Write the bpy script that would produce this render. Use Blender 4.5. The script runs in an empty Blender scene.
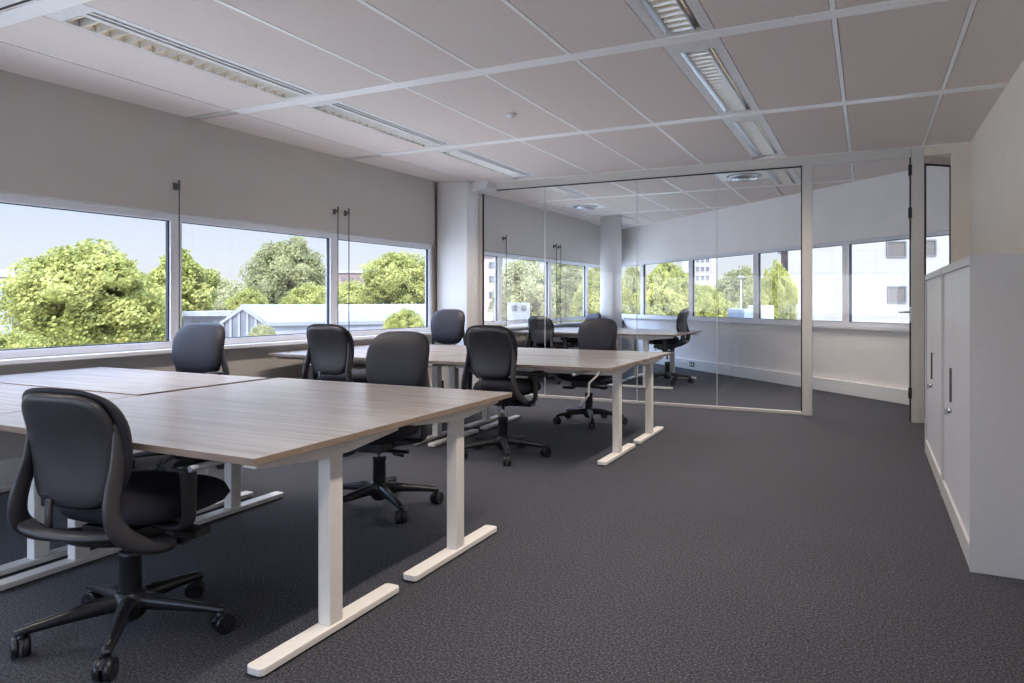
import bpy, bmesh, math, random
from mathutils import Vector, Matrix, noise
random.seed(7)
PI = math.pi
sc = bpy.context.scene
COL = sc.collection
SKY_REAR, SKY_BASE, SKY_TOP, SUN, LAMP_FILL_W = 4.5, 0.80, 6.5, 6.2, 16.0
H = 1.25          # eye height
C = 2.83          # ceiling height
F = 714.0
YAW = math.atan((868 - 512) / F)
cs, sn = math.cos(YAW), math.sin(YAW)

# ------------------------------------------------------------------ materials
def new_mat(name):
    m = bpy.data.materials.new(name); m.use_nodes = True
    nt = m.node_tree
    return m, nt, nt.nodes['Principled BSDF']

def setp(b, **k):
    for n, v in k.items():
        n = n.replace('_', ' ')
        b.inputs[n].default_value = v

def plain(name, col, rough=0.5, metal=0.0, var=0.04, scale=30.0, bump=0.0, bscale=200.0, spec=0.5, coat=0.0, coords='Object', stretch=(1, 1, 1)):
    m, nt, b = new_mat(name)
    setp(b, Roughness=rough, Metallic=metal)
    b.inputs['Specular IOR Level'].default_value = spec
    if coat: b.inputs['Coat Weight'].default_value = coat; b.inputs['Coat Roughness'].default_value = 0.12
    tc = nt.nodes.new('ShaderNodeTexCoord'); mp = nt.nodes.new('ShaderNodeMapping')
    mp.inputs['Scale'].default_value = stretch
    nt.links.new(tc.outputs[coords], mp.inputs['Vector'])
    n = nt.nodes.new('ShaderNodeTexNoise'); n.inputs['Scale'].default_value = scale; n.inputs['Detail'].default_value = 3
    nt.links.new(mp.outputs[0], n.inputs['Vector'])
    r = nt.nodes.new('ShaderNodeValToRGB')
    c0 = [max(0, c * (1 - var * 2)) for c in col]; c1 = [min(1, c * (1 + var * 2)) for c in col]
    r.color_ramp.elements[0].position = 0.3; r.color_ramp.elements[0].color = (*c0, 1)
    r.color_ramp.elements[1].position = 0.7; r.color_ramp.elements[1].color = (*c1, 1)
    nt.links.new(n.outputs['Fac'], r.inputs['Fac']); nt.links.new(r.outputs['Color'], b.inputs['Base Color'])
    if bump:
        n2 = nt.nodes.new('ShaderNodeTexNoise'); n2.inputs['Scale'].default_value = bscale
        nt.links.new(mp.outputs[0], n2.inputs['Vector'])
        bp = nt.nodes.new('ShaderNodeBump'); bp.inputs['Strength'].default_value = bump; bp.inputs['Distance'].default_value = 0.002
        nt.links.new(n2.outputs['Fac'], bp.inputs['Height']); nt.links.new(bp.outputs['Normal'], b.inputs['Normal'])
    return m

def emis(name, col, s):
    m, nt, b = new_mat(name)
    setp(b, Base_Color=(*col, 1))
    b.inputs['Emission Color'].default_value = (*col, 1); b.inputs['Emission Strength'].default_value = s
    return m

def glass_mat(name, tint=(1, 1, 1), refl=1.0):
    m = bpy.data.materials.new(name); m.use_nodes = True; nt = m.node_tree
    nt.nodes.remove(nt.nodes['Principled BSDF'])
    out = nt.nodes['Material Output']
    t = nt.nodes.new('ShaderNodeBsdfTransparent'); t.inputs[0].default_value = (*tint, 1)
    g = nt.nodes.new('ShaderNodeBsdfGlossy'); g.inputs['Roughness'].default_value = 0.0
    lw = nt.nodes.new('ShaderNodeLayerWeight'); lw.inputs['Blend'].default_value = 0.5
    f = nt.nodes.new('ShaderNodeMath'); f.operation = 'POWER'; f.inputs[1].default_value = 5
    nt.links.new(lw.outputs['Facing'], f.inputs[0])
    f2 = nt.nodes.new('ShaderNodeMath'); f2.operation = 'MULTIPLY_ADD'; f2.inputs[1].default_value = 0.9; f2.inputs[2].default_value = 0.06
    nt.links.new(f.outputs[0], f2.inputs[0]); f = f2
    mu = nt.nodes.new('ShaderNodeMath'); mu.operation = 'MULTIPLY'; mu.inputs[1].default_value = refl
    mix = nt.nodes.new('ShaderNodeMixShader')
    nt.links.new(f.outputs[0], mu.inputs[0]); nt.links.new(mu.outputs[0], mix.inputs['Fac'])
    nt.links.new(t.outputs[0], mix.inputs[1]); nt.links.new(g.outputs[0], mix.inputs[2])
    nt.links.new(mix.outputs[0], out.inputs['Surface'])
    return m

def wood_mat(name='desk_laminate'):
    m, nt, b = new_mat(name)
    tc = nt.nodes.new('ShaderNodeTexCoord'); mp = nt.nodes.new('ShaderNodeMapping')
    mp.inputs['Scale'].default_value = (0.55, 11, 11)
    nt.links.new(tc.outputs['Object'], mp.inputs['Vector'])
    n = nt.nodes.new('ShaderNodeTexNoise'); n.inputs['Scale'].default_value = 2.6; n.inputs['Detail'].default_value = 7; n.inputs['Roughness'].default_value = 0.65
    n.inputs['Distortion'].default_value = 0.4
    nt.links.new(mp.outputs[0], n.inputs['Vector'])
    r = nt.nodes.new('ShaderNodeValToRGB'); e = r.color_ramp.elements
    e[0].position = 0.3; e[0].color = (0.25, 0.22, 0.205, 1)
    e[1].position = 0.72; e[1].color = (0.42, 0.392, 0.385, 1)
    k = e.new(0.5); k.color = (0.345, 0.315, 0.305, 1)
    nt.links.new(n.outputs['Fac'], r.inputs['Fac']); nt.links.new(r.outputs['Color'], b.inputs['Base Color'])
    b.inputs['Roughness'].default_value = 0.27
    b.inputs['Specular IOR Level'].default_value = 0.85
    bp = nt.nodes.new('ShaderNodeBump'); bp.inputs['Strength'].default_value = 0.08; bp.inputs['Distance'].default_value = 0.001
    nt.links.new(n.outputs['Fac'], bp.inputs['Height']); nt.links.new(bp.outputs['Normal'], b.inputs['Normal'])
    return m

def carpet_mat():
    m, nt, b = new_mat('carpet')
    tc = nt.nodes.new('ShaderNodeTexCoord')
    n = nt.nodes.new('ShaderNodeTexNoise'); n.inputs['Scale'].default_value = 110; n.inputs['Detail'].default_value = 5; n.inputs['Roughness'].default_value = 0.8
    nt.links.new(tc.outputs['Object'], n.inputs['Vector'])
    n3 = nt.nodes.new('ShaderNodeTexNoise'); n3.inputs['Scale'].default_value = 1.1; n3.inputs['Detail'].default_value = 4
    nt.links.new(tc.outputs['Object'], n3.inputs['Vector'])
    r = nt.nodes.new('ShaderNodeValToRGB'); e = r.color_ramp.elements
    e[0].position = 0.40; e[0].color = (0.006, 0.008, 0.0125, 1)
    e[1].position = 0.64; e[1].color = (0.15, 0.145, 0.165, 1)
    k = e.new(0.5); k.color = (0.031, 0.030, 0.038, 1)
    nt.links.new(n.outputs['Fac'], r.inputs['Fac'])
    mx = nt.nodes.new('ShaderNodeMix'); mx.data_type = 'RGBA'; mx.blend_type = 'MULTIPLY'; mx.inputs[0].default_value = 0.35
    r3 = nt.nodes.new('ShaderNodeValToRGB'); r3.color_ramp.elements[0].position = 0.35; r3.color_ramp.elements[1].position = 0.65
    r3.color_ramp.elements[0].color = (0.7, 0.7, 0.7, 1)
    nt.links.new(n3.outputs['Fac'], r3.inputs['Fac'])
    nt.links.new(r.outputs['Color'], mx.inputs[6]); nt.links.new(r3.outputs['Color'], mx.inputs[7])
    nt.links.new(mx.outputs[2], b.inputs['Base Color'])
    b.inputs['Roughness'].default_value = 1.0; b.inputs['Specular IOR Level'].default_value = 0.15
    b.inputs['Sheen Weight'].default_value = 0.12
    bp = nt.nodes.new('ShaderNodeBump'); bp.inputs['Strength'].default_value = 0.3; bp.inputs['Distance'].default_value = 0.003
    nt.links.new(n.outputs['Fac'], bp.inputs['Height']); nt.links.new(bp.outputs['Normal'], b.inputs['Normal'])
    return m

def facade_mat(name, base, joint, sx, sz, off=0.0):
    m, nt, b = new_mat(name)
    tc = nt.nodes.new('ShaderNodeTexCoord'); mp = nt.nodes.new('ShaderNodeMapping')
    mp.inputs['Rotation'].default_value = (PI / 2, 0, 0)
    nt.links.new(tc.outputs['Object'], mp.inputs['Vector'])
    br = nt.nodes.new('ShaderNodeTexBrick')
    br.offset = off
    br.inputs['Scale'].default_value = 1.0
    br.inputs['Brick Width'].default_value = sx; br.inputs['Row Height'].default_value = sz
    br.inputs['Mortar Size'].default_value = 0.03; br.inputs['Mortar Smooth'].default_value = 0.2
    br.inputs['Color1'].default_value = (*base, 1); br.inputs['Color2'].default_value = (*[c * 0.96 for c in base], 1)
    br.inputs['Mortar'].default_value = (*joint, 1)
    nt.links.new(mp.outputs[0], br.inputs['Vector']); nt.links.new(br.outputs['Color'], b.inputs['Base Color'])
    b.inputs['Roughness'].default_value = 0.8
    return m

def leaf_mat(name, c0, c1):
    m, nt, b = new_mat(name)
    tc = nt.nodes.new('ShaderNodeTexCoord')
    n = nt.nodes.new('ShaderNodeTexNoise'); n.inputs['Scale'].default_value = 1.3; n.inputs['Detail'].default_value = 5; n.inputs['Roughness'].default_value = 0.7
    nt.links.new(tc.outputs['Object'], n.inputs['Vector'])
    r = nt.nodes.new('ShaderNodeValToRGB')
    r.color_ramp.elements[0].position = 0.35; r.color_ramp.elements[0].color = (*c0, 1)
    r.color_ramp.elements[1].position = 0.65; r.color_ramp.elements[1].color = (*c1, 1)
    nt.links.new(n.outputs['Fac'], r.inputs['Fac']); nt.links.new(r.outputs['Color'], b.inputs['Base Color'])
    b.inputs['Roughness'].default_value = 0.7; b.inputs['Specular IOR Level'].default_value = 0.25
    tr = nt.nodes.new('ShaderNodeBsdfTranslucent'); nt.links.new(r.outputs['Color'], tr.inputs['Color'])
    mix = nt.nodes.new('ShaderNodeMixShader'); mix.inputs['Fac'].default_value = 0.4
    out = nt.nodes['Material Output']
    nt.links.new(b.outputs[0], mix.inputs[1]); nt.links.new(tr.outputs[0], mix.inputs[2]); nt.links.new(mix.outputs[0], out.inputs['Surface'])
    return m

M = dict(
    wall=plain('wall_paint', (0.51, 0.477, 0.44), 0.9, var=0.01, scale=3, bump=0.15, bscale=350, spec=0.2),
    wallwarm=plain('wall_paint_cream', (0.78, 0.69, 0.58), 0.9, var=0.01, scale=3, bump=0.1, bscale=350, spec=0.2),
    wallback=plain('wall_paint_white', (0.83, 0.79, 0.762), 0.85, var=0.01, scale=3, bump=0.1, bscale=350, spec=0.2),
    column=plain('column_paint', (0.74, 0.73, 0.735), 0.8, var=0.01, scale=3, spec=0.2),
    tile=plain('ceiling_tile', (0.80, 0.71, 0.65), 0.95, var=0.02, scale=90, bump=0.25, bscale=420, spec=0.1),
    runner=plain('ceiling_runner_white', (0.96, 0.93, 0.89), 0.35, var=0.01),
    carpet=carpet_mat(),
    frame=plain('window_frame_white', (0.72, 0.72, 0.76), 0.35, var=0.01),
    gasket=plain('black_gasket', (0.02, 0.02, 0.025), 0.6),
    pframe=plain('partition_aluminium', (0.62, 0.585, 0.53), 0.38, metal=0.15, var=0.01),
    glass=glass_mat('window_glass', (0.97, 0.98, 0.98), 0.7),
    pglass=glass_mat('partition_glass', (0.985, 0.985, 0.975), 0.6),
    wood=wood_mat(),
    edge=plain('desk_edge_band', (0.27, 0.20, 0.155), 0.5, var=0.08, scale=12, stretch=(1, 1, 6)),
    white=plain('white_powder_coat', (0.80, 0.76, 0.71), 0.4, var=0.01, bump=0.05, bscale=600),
    shell=plain('black_plastic_shell', (0.045, 0.043, 0.050), 0.38, var=0.06, scale=8, bump=0.15, bscale=900, spec=0.55),
    plastic=plain('black_plastic', (0.018, 0.018, 0.022), 0.33, var=0.05, spec=0.55),
    fabric=plain('black_upholstery', (0.022, 0.021, 0.030), 0.85, var=0.1, scale=500, bump=0.4, bscale=900, spec=0.3),
    leather=plain('dark_back_upholstery', (0.026, 0.025, 0.034), 0.55, var=0.1, scale=300, bump=0.3, bscale=900, spec=0.4),
    chrome=plain('gas_piston_steel', (0.55, 0.56, 0.58), 0.25, metal=1.0),
    alu=plain('brushed_aluminium', (0.62, 0.63, 0.65), 0.3, metal=0.9),
    louvre=plain('louvre_aluminium', (0.72, 0.70, 0.66), 0.35, metal=0.55),
    lamphouse=plain('lamp_housing', (0.80, 0.77, 0.745), 0.4, metal=0.0),
    darkslot=plain('dark_slot', (0.03, 0.028, 0.028), 0.8),
    tube=emis('fluorescent_tube', (1.0, 0.86, 0.68), 2.5),  # tubes set glowing to imitate light reflected on the louvres
    cab=plain('cabinet_lacquer', (0.57, 0.555, 0.555), 0.42, var=0.01),
    cabdoor=plain('cabinet_tambour', (0.63, 0.62, 0.65), 0.35, var=0.01),
    cord=plain('grey_cord', (0.10, 0.095, 0.09), 0.6),
    duct=plain('white_cable_duct', (0.82, 0.81, 0.80), 0.4, var=0.01),
    trunk=plain('bark', (0.10, 0.075, 0.05), 0.9, var=0.2, scale=6),
    grass=plain('ground_paving', (0.50, 0.48, 0.42), 0.9, var=0.15, scale=0.15),
    roof=plain('pale_roof_sheet', (0.125, 0.12, 0.115), 0.5, var=0.03, scale=2),
    greyroof=plain('grey_flat_roof', (0.15, 0.145, 0.15), 0.8, var=0.1, scale=1),
    farframe=plain('far_window_frame', (0.055, 0.05, 0.048), 0.6),
    brick=plain('far_red_brick', (0.12, 0.075, 0.065), 0.9, var=0.12, scale=2),
    pink=plain('far_pink_render', (0.22, 0.17, 0.16), 0.9, var=0.05, scale=2),
    winglass=plain('far_window_glass', (0.07, 0.07, 0.08), 0.3, var=0.2, scale=1),
    blind=plain('louvre_blind_brown', (0.045, 0.034, 0.027), 0.7, var=0.15, scale=20, stretch=(0.1, 0.1, 12)),
    truck=plain('far_vehicle_white', (0.26, 0.26, 0.28), 0.4),
    blue=plain('far_vehicle_blue', (0.10, 0.12, 0.16), 0.4),
    facade=facade_mat('white_facade_panels', (0.158, 0.142, 0.122), (0.125, 0.11, 0.09), 3.2, 1.65),
    facade2=facade_mat('tower_facade', (0.17, 0.15, 0.135), (0.09, 0.07, 0.065), 2.4, 3.0),
    leafA=leaf_mat('leaf_bright', (0.16, 0.165, 0.03), (0.385, 0.36, 0.11)),
    leafB=leaf_mat('leaf_olive', (0.13, 0.13, 0.05), (0.29, 0.27, 0.12)),
    leafC=leaf_mat('leaf_pale', (0.20, 0.19, 0.085), (0.35, 0.32, 0.16)),
    leafD=leaf_mat('leaf_dark', (0.05, 0.06, 0.03), (0.12, 0.13, 0.06)),
)

# ------------------------------------------------------------------ mesh helpers
def obj(name, bm, mat, parent=None, smooth=False, bevel=0.0, kind=None):
    bmesh.ops.recalc_face_normals(bm, faces=bm.faces)
    me = bpy.data.meshes.new(name); bm.to_mesh(me); bm.free()
    for m in (mat if isinstance(mat, (list, tuple)) else [mat]):
        me.materials.append(m)
    o = bpy.data.objects.new(name, me); COL.objects.link(o)
    if parent: o.parent = parent
    if smooth:
        for p in me.polygons: p.use_smooth = True
    if bevel:
        b = o.modifiers.new('bevel', 'BEVEL'); b.width = bevel; b.segments = 2; b.limit_method = 'ANGLE'
    if kind: o['kind'] = kind
    return o

def empty(name, loc=(0, 0, 0), rz=0.0, parent=None):
    o = bpy.data.objects.new(name, None); COL.objects.link(o)
    o.location = loc; o.rotation_euler = (0, 0, rz); o.empty_display_size = 0.1
    if parent: o.parent = parent
    return o

def tag(o, label, cat, group=None, kind=None):
    o['label'] = label; o['category'] = cat
    if group: o['group'] = group
    if kind: o['kind'] = kind
    return o

def box(bm, x0, x1, y0, y1, z0, z1, mi=0):
    vs = [bm.verts.new((x, y, z)) for x in (x0, x1) for y in (y0, y1) for z in (z0, z1)]
    for idx in ((0, 1, 3, 2), (4, 6, 7, 5), (0, 4, 5, 1), (2, 3, 7, 6), (0, 2, 6, 4), (1, 5, 7, 3)):
        f = bm.faces.new([vs[i] for i in idx]); f.material_index = mi
    return vs

def B(*a):
    bm = bmesh.new()
    for t in a: box(bm, *t)
    return bm

def prism(bm, pts, axis, a, b, mi=0):
    """polygon pts (2-D) pushed along axis from a to b"""
    def v(p, t):
        return {'x': (t, p[0], p[1]), 'y': (p[0], t, p[1]), 'z': (p[0], p[1], t)}[axis]
    v0 = [bm.verts.new(v(p, a)) for p in pts]; v1 = [bm.verts.new(v(p, b)) for p in pts]
    fs = [bm.faces.new(v0), bm.faces.new(v1[::-1])]
    n = len(pts)
    for i in range(n):
        fs.append(bm.faces.new((v0[i], v0[(i + 1) % n], v1[(i + 1) % n], v1[i])))
    for f in fs: f.material_index = mi

def cyl(bm, p0, p1, r0, r1=None, n=16, mi=0, cap=True):
    r1 = r0 if r1 is None else r1
    p0, p1 = Vector(p0), Vector(p1); t = (p1 - p0).normalized()
    a = t.orthogonal().normalized(); b = t.cross(a)
    A = [bm.verts.new(p0 + (a * math.cos(2 * PI * i / n) + b * math.sin(2 * PI * i / n)) * r0) for i in range(n)]
    D = [bm.verts.new(p1 + (a * math.cos(2 * PI * i / n) + b * math.sin(2 * PI * i / n)) * r1) for i in range(n)]
    for i in range(n):
        f = bm.faces.new((A[i], A[(i + 1) % n], D[(i + 1) % n], D[i])); f.material_index = mi; f.smooth = True
    if cap:
        f = bm.faces.new(A[::-1]); f.material_index = mi
        f = bm.faces.new(D); f.material_index = mi

def lathe(bm, prof, n=20, c=(0, 0, 0), axis=2, mi=0):
    rings = []
    for r, h in prof:
        ring = []
        for i in range(n):
            a = 2 * PI * i / n
            p = [r * math.cos(a), r * math.sin(a), h]
            if axis == 0: p = [h, r * math.cos(a), r * math.sin(a)]
            ring.append(bm.verts.new((p[0] + c[0], p[1] + c[1], p[2] + c[2])))
        rings.append(ring)
    for a, b in zip(rings, rings[1:]):
        for i in range(n):
            f = bm.faces.new((a[i], a[(i + 1) % n], b[(i + 1) % n], b[i])); f.material_index = mi; f.smooth = True
    bm.faces.new(rings[0][::-1]).material_index = mi; bm.faces.new(rings[-1]).material_index = mi

def catmull(pts, k=5):
    P = [Vector(p) for p in pts]; out = []
    P = [P[0] * 2 - P[1]] + P + [P[-1] * 2 - P[-2]]
    for i in range(1, len(P) - 2):
        for j in range(k):
            t = j / k
            out.append(0.5 * ((2 * P[i]) + (P[i + 1] - P[i - 1]) * t + (2 * P[i - 1] - 5 * P[i] + 4 * P[i + 1] - P[i + 2]) * t * t + (3 * P[i] - P[i - 1] - 3 * P[i + 1] + P[i + 2]) * t ** 3))
    out.append(P[-2]); return out

def sweep(bm, pts, wh, side, k=5, n=12, sq=3.0, mi=0):
    """sweep of a rounded-rectangle profile: wh = (w along side, h) per control point"""
    P = catmull(pts, k) if k > 1 else [Vector(p) for p in pts]
    W = catmull([(a, b, 0) for a, b in wh], k) if k > 1 else [Vector((a, b, 0)) for a, b in wh]
    side = Vector(side); rings = []
    for i, p in enumerate(P):
        t = (P[min(i + 1, len(P) - 1)] - P[max(i - 1, 0)]).normalized()
        s = (side - t * side.dot(t)).normalized(); u = t.cross(s)
        ring = []
        for j in range(n):
            a = 2 * PI * (j + 0.5) / n; c_, s_ = math.cos(a), math.sin(a)
            rr = (abs(c_) ** sq + abs(s_) ** sq) ** (-1 / sq)
            ring.append(bm.verts.new(p + s * (c_ * rr * W[i].x / 2) + u * (s_ * rr * W[i].y / 2)))
        rings.append(ring)
    for a, b in zip(rings, rings[1:]):
        for j in range(n):
            f = bm.faces.new((a[j], a[(j + 1) % n], b[(j + 1) % n], b[j])); f.material_index = mi; f.smooth = True
    bm.faces.new(rings[0][::-1]).material_index = mi; bm.faces.new(rings[-1]).material_index = mi

def slab(bm, fn, n=14, p=4.0, power=5.0, mi=0):
    """rounded cushion: fn(u,v,side,thin)->xyz, side=+1/-1, thin 0..1 falls to 0 at the rim"""
    grid = {}
    for s in (1, -1):
        for i in range(n + 1):
            for j in range(n + 1):
                a = -1 + 2 * i / n; b = -1 + 2 * j / n
                a = math.sin(a * PI / 2) * .5 + a * .5; b = math.sin(b * PI / 2) * .5 + b * .5
                r = max(abs(a), abs(b))
                if r > 1e-6:
                    q = r / ((abs(a) ** p + abs(b) ** p) ** (1 / p)); u, v = a * q, b * q
                else: u = v = 0
                rim = i in (0, n) or j in (0, n)
                if rim and s == -1: grid[s, i, j] = grid[1, i, j]; continue
                thin = (max(0.0, 1 - r ** power)) ** 0.5
                grid[s, i, j] = bm.verts.new(fn(u, v, s, thin))
    for s in (1, -1):
        for i in range(n):
            for j in range(n):
                q = [grid[s, i, j], grid[s, i + 1, j], grid[s, i + 1, j + 1], grid[s, i, j + 1]]
                if s < 0: q = q[::-1]
                f = bm.faces.new(q); f.material_index = mi; f.smooth = True

def plane_at(u, v, z):
    t = (z - H) / ((301 - v) / F); a = (u - 512) / F
    return (t * (cs * a - sn), t * (sn * a + cs))
def at(u, d):
    a = (u - 512) / F
    return (d * (cs * a - sn), d * (sn * a + cs))
def zat(v, d): return H + d * (301 - v) / F

def copy_tree(o, parent=None):
    c = o.copy(); COL.objects.link(c)
    if parent: c.parent = parent
    for ch in list(o.children): copy_tree(ch, c)
    return c

# ------------------------------------------------------------------ room shell
def struct(name, bm, m, **k): return obj(name, bm, m, kind='structure', **k)

struct('floor', B((-5.9, 3.2, -3.6, 16.5, -0.12, 0)), M['carpet'])

# ceiling tiles with real gaps; runners fill the gaps
lampL = (-4.08, -3.75); lampR = (-1.13, -0.81)
xs = [(-5.75, -4.72), (-4.71, -4.085), (-3.745, -3.065), (-3.055, -2.395), (-2.385, -1.715), (-1.705, -1.135), (-0.805, -0.175), (-0.165, 0.495), (0.505, 1.2), (1.21, 3.2)]
ys = [-3.6, -1.56, 0.40, 2.31, 4.31, 6.28, 8.40, 10.35, 12.3, 14.3, 16.5]
bw_ = [0.12, .12, .12, .12, .12, .11, .06, .10, .10, .1, .1]
bm = bmesh.new()
for (x0, x1) in xs:
    for i in range(len(ys) - 1):
        y0 = ys[i] + bw_[i] / 2 + .004; y1 = ys[i + 1] - bw_[i + 1] / 2 - .004
        box(bm, x0 + .012, x1 - .012, y0, y1, C, C + 0.03)
for (x0, x1) in (lampL, lampR):
    for (y0, y1) in ((-3.6, -1.62), (-1.5, .34), (10.40, 12.25), (12.35, 14.25), (14.35, 16.5)):
        box(bm, x0 + .004, x1 - .004, y0 + .004, y1, C, C + .03)
box(bm, -5.9, 3.2, -3.6, 16.5, C + 0.13, C + 0.2)
struct('ceiling', bm, M['tile'])
bm = bmesh.new()
for i, y in enumerate(ys[1:-1]):
    w = bw_[i + 1] / 2
    box(bm, -4.72, 3.2, y - w, y + w, C - 0.004, C + 0.03)
    box(bm, -5.75, -4.72, y - 0.008, y + 0.008, C + 0.002, C + 0.03)
struct('trim_1', bm, M['runner'])
bm = bmesh.new()
for x in (-3.06, -2.39, -1.71, -0.17, 0.50, 1.205):
    for i in range(len(ys) - 1):
        box(bm, x - .0135, x + .0135, ys[i] + bw_[i] / 2, ys[i + 1] - bw_[i + 1] / 2, C - 0.002, C + 0.03)
struct('trim_2', bm, M['runner'])
bm = bmesh.new()
box(bm, -4.728, -4.702, -3.6, 16.5, C + 0.004, C + 0.03)
struct('trim_3', bm, M['runner'])

# ---- walls in local frames: x along the wall, y outward, z up
ROT_L = PI / 2 - math.atan(0.035)
kx = math.sqrt(1 + 0.035 ** 2)
def Lx(y): return y * kx
def wallobj(name, bm, mat, org, rot, parent=None, **k):
    o = obj(name, bm, mat, parent, **k)
    if parent is None:
        o.location = org; o.rotation_euler = (0, 0, rot); o['kind'] = 'structure'
    return o
OL = (-5.40, 0, 0)
ZS, ZT = 0.86, 2.00
# upper wall lining, main room + second room; recess strips beside the columns
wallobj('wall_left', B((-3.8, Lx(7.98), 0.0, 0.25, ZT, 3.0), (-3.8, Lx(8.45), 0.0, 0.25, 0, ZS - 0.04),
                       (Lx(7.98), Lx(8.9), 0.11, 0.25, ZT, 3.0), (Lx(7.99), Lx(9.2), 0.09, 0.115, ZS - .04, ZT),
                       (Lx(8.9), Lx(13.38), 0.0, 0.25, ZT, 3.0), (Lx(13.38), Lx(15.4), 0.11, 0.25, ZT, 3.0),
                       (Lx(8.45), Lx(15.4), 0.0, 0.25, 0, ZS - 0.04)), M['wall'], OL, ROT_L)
# sills and frame bands
wallobj('trim_4', B((-3.8, Lx(8.05), -0.07, 0.1, ZS - 0.045, ZS - 0.012)), M['frame'], OL, ROT_L, bevel=0.004)
wallobj('trim_5', B((Lx(8.62), Lx(15.2), -0.07, 0.1, ZS - 0.045, ZS - 0.012)), M['frame'], OL, ROT_L, bevel=0.004)
wallobj('baseboard_left', B((-3.8, Lx(8.1), -0.07, -0.001, 0.0, 0.17), (Lx(8.62), Lx(14.0), -0.07, -0.001, 0.0, 0.17)), M['duct'], OL, ROT_L, bevel=0.006)

nwin = [0]
def window(org, rot, x0, x1, z0, z1, depth=0.05, gasket=True):
    """x0..x1 outer frame size in the wall's local frame"""
    nwin[0] += 1
    fw = 0.055
    root = empty('window_%d' % nwin[0], org, rot); root['kind'] = 'structure'
    y0, y1 = depth, depth + 0.07
    bm = B((x0, x1, y0, y1, z0, z0 + fw), (x0, x1, y0, y1, z1 - fw, z1), (x0, x0 + fw, y0, y1, z0 + fw, z1 - fw), (x1 - fw, x1, y0, y1, z0 + fw, z1 - fw))
    obj('frame', bm, M['frame'], root, bevel=0.004)
    g = 0.012
    a0, a1, b0, b1 = x0 + fw, x1 - fw, z0 + fw, z1 - fw
    yy = y0 + 0.02
    obj('gasket', B((a0, a0 + g, yy, yy + .03, b0, b1), (a1 - g, a1, yy, yy + .03, b0, b1), (a0, a1, yy, yy + .03, b0, b0 + g * .6), (a0, a1, yy, yy + .03, b1 - g * .6, b1)), M['gasket'], root)
    bm = bmesh.new()
    vs = [bm.verts.new(p) for p in ((a0 + .004, yy + 0.015, b0 + .004), (a1 - .004, yy + .015, b0 + .004), (a1 - .004, yy + .015, b1 - .004), (a0 + .004, yy + .015, b1 - .004))]
    bm.faces.new(vs)
    obj('pane', bm, M['glass'], root)
    return root
cuts = [-3.38, -1.48, 0.40, 2.29, 4.19, 6.13, 7.985]
for a, b in zip(cuts, cuts[1:]): window(OL, ROT_L, Lx(a) , Lx(b), ZS - 0.01, ZT - 0.01)
cuts = [9.2, 9.83, 11.63, 13.34, 15.08]
for a, b in zip(cuts, cuts[1:]): window(OL, ROT_L, Lx(a), Lx(b), ZS + 0.02, ZT - 0.005)

# back (diagonal) wall: origin at S=10.31 line, s = (Y-X)/sqrt2 runs right to left, so local x = -s
S = 10.32
OB = (S / 2, S / 2, 0); ROT_B = -PI / 4
ZB0, ZB1 = 0.93, 2.06
wallobj('wall_back', B((-15.2, -15.2 + 11.4, 0.0, 0.25, ZB1, 3.0), (-15.2, -3.8, 0.0, 0.25, 0, ZB0 - 0.03)), M['wall'], None, None) if False else None
def mB(s): return s + 0.0
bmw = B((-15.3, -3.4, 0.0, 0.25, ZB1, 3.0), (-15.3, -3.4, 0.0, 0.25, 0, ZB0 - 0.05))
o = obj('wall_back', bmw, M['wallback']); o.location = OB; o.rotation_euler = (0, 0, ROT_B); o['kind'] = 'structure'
o = obj('trim_6', B((-14.6, -3.4, -0.05, 0.1, ZB0 - 0.055, ZB0 - 0.02)), M['frame'], bevel=0.004); o.location = OB; o.rotation_euler = (0, 0, ROT_B); o['kind'] = 'structure'
o = obj('baseboard_back', B((-14.2, -3.4, -0.055, -0.001, 0.0, 0.18)), M['duct'], bevel=0.006); o.location = OB; o.rotation_euler = (0, 0, ROT_B); o['kind'] = 'structure'
cuts = [-15.25, -13.37, -11.53, -9.64, -7.74, -5.86, -3.98]
for a, b in zip(cuts, cuts[1:]): window(OB, ROT_B, a, b, ZB0 - 0.02, ZB1 + 0.01)

# right wall, wall behind the camera, closing walls
XR = 0.91
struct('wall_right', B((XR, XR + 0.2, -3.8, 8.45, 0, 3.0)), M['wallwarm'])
struct('wall_front', B((-5.8, XR + 0.2, -3.8, -3.6, 0, ZS), (-5.8, XR + .2, -3.8, -3.6, ZT, 3.0)), M['wallback'])
for a in range(4): window((0, -3.6, 0), PI, -.85 + a * 1.56, -.85 + (a + 1) * 1.56, ZS, ZT)  # unseen windows behind the camera, added to bring daylight into the room
struct('baseboard_right', B((XR - 0.015, XR, -3.6, 8.4, 0, 0.08)), M['duct'])
struct('wall_back_inner', B((0.79, 3.0, 8.52, 8.70, 0, 3.0)), M['wallback'])
struct('wall_inner', B((0.515, XR, 8.42, 8.52, 2.735, 3.0), (0.755, XR, 8.42, 8.52, 0, 2.735)), M['wallwarm'])

# columns
struct('column_square', B((-5.16, -4.70, 8.10, 8.55, 0, C)), M['column'], bevel=0.006)
bm = bmesh.new(); lathe(bm, [(0.20, 0), (0.20, C)], 40)
o = struct('column_round', bm, M['column']); x, y = at(611, 13.4); o.location = (x, y, 0)
# haunch between column head and partition
bm = bmesh.new()
prism(bm, [(-4.70, C), (-4.70, 2.69), (-4.50, 2.74), (-4.45, C)], 'y', 8.25, 8.47)
struct('beam_haunch', bm, M['column'])

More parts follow.
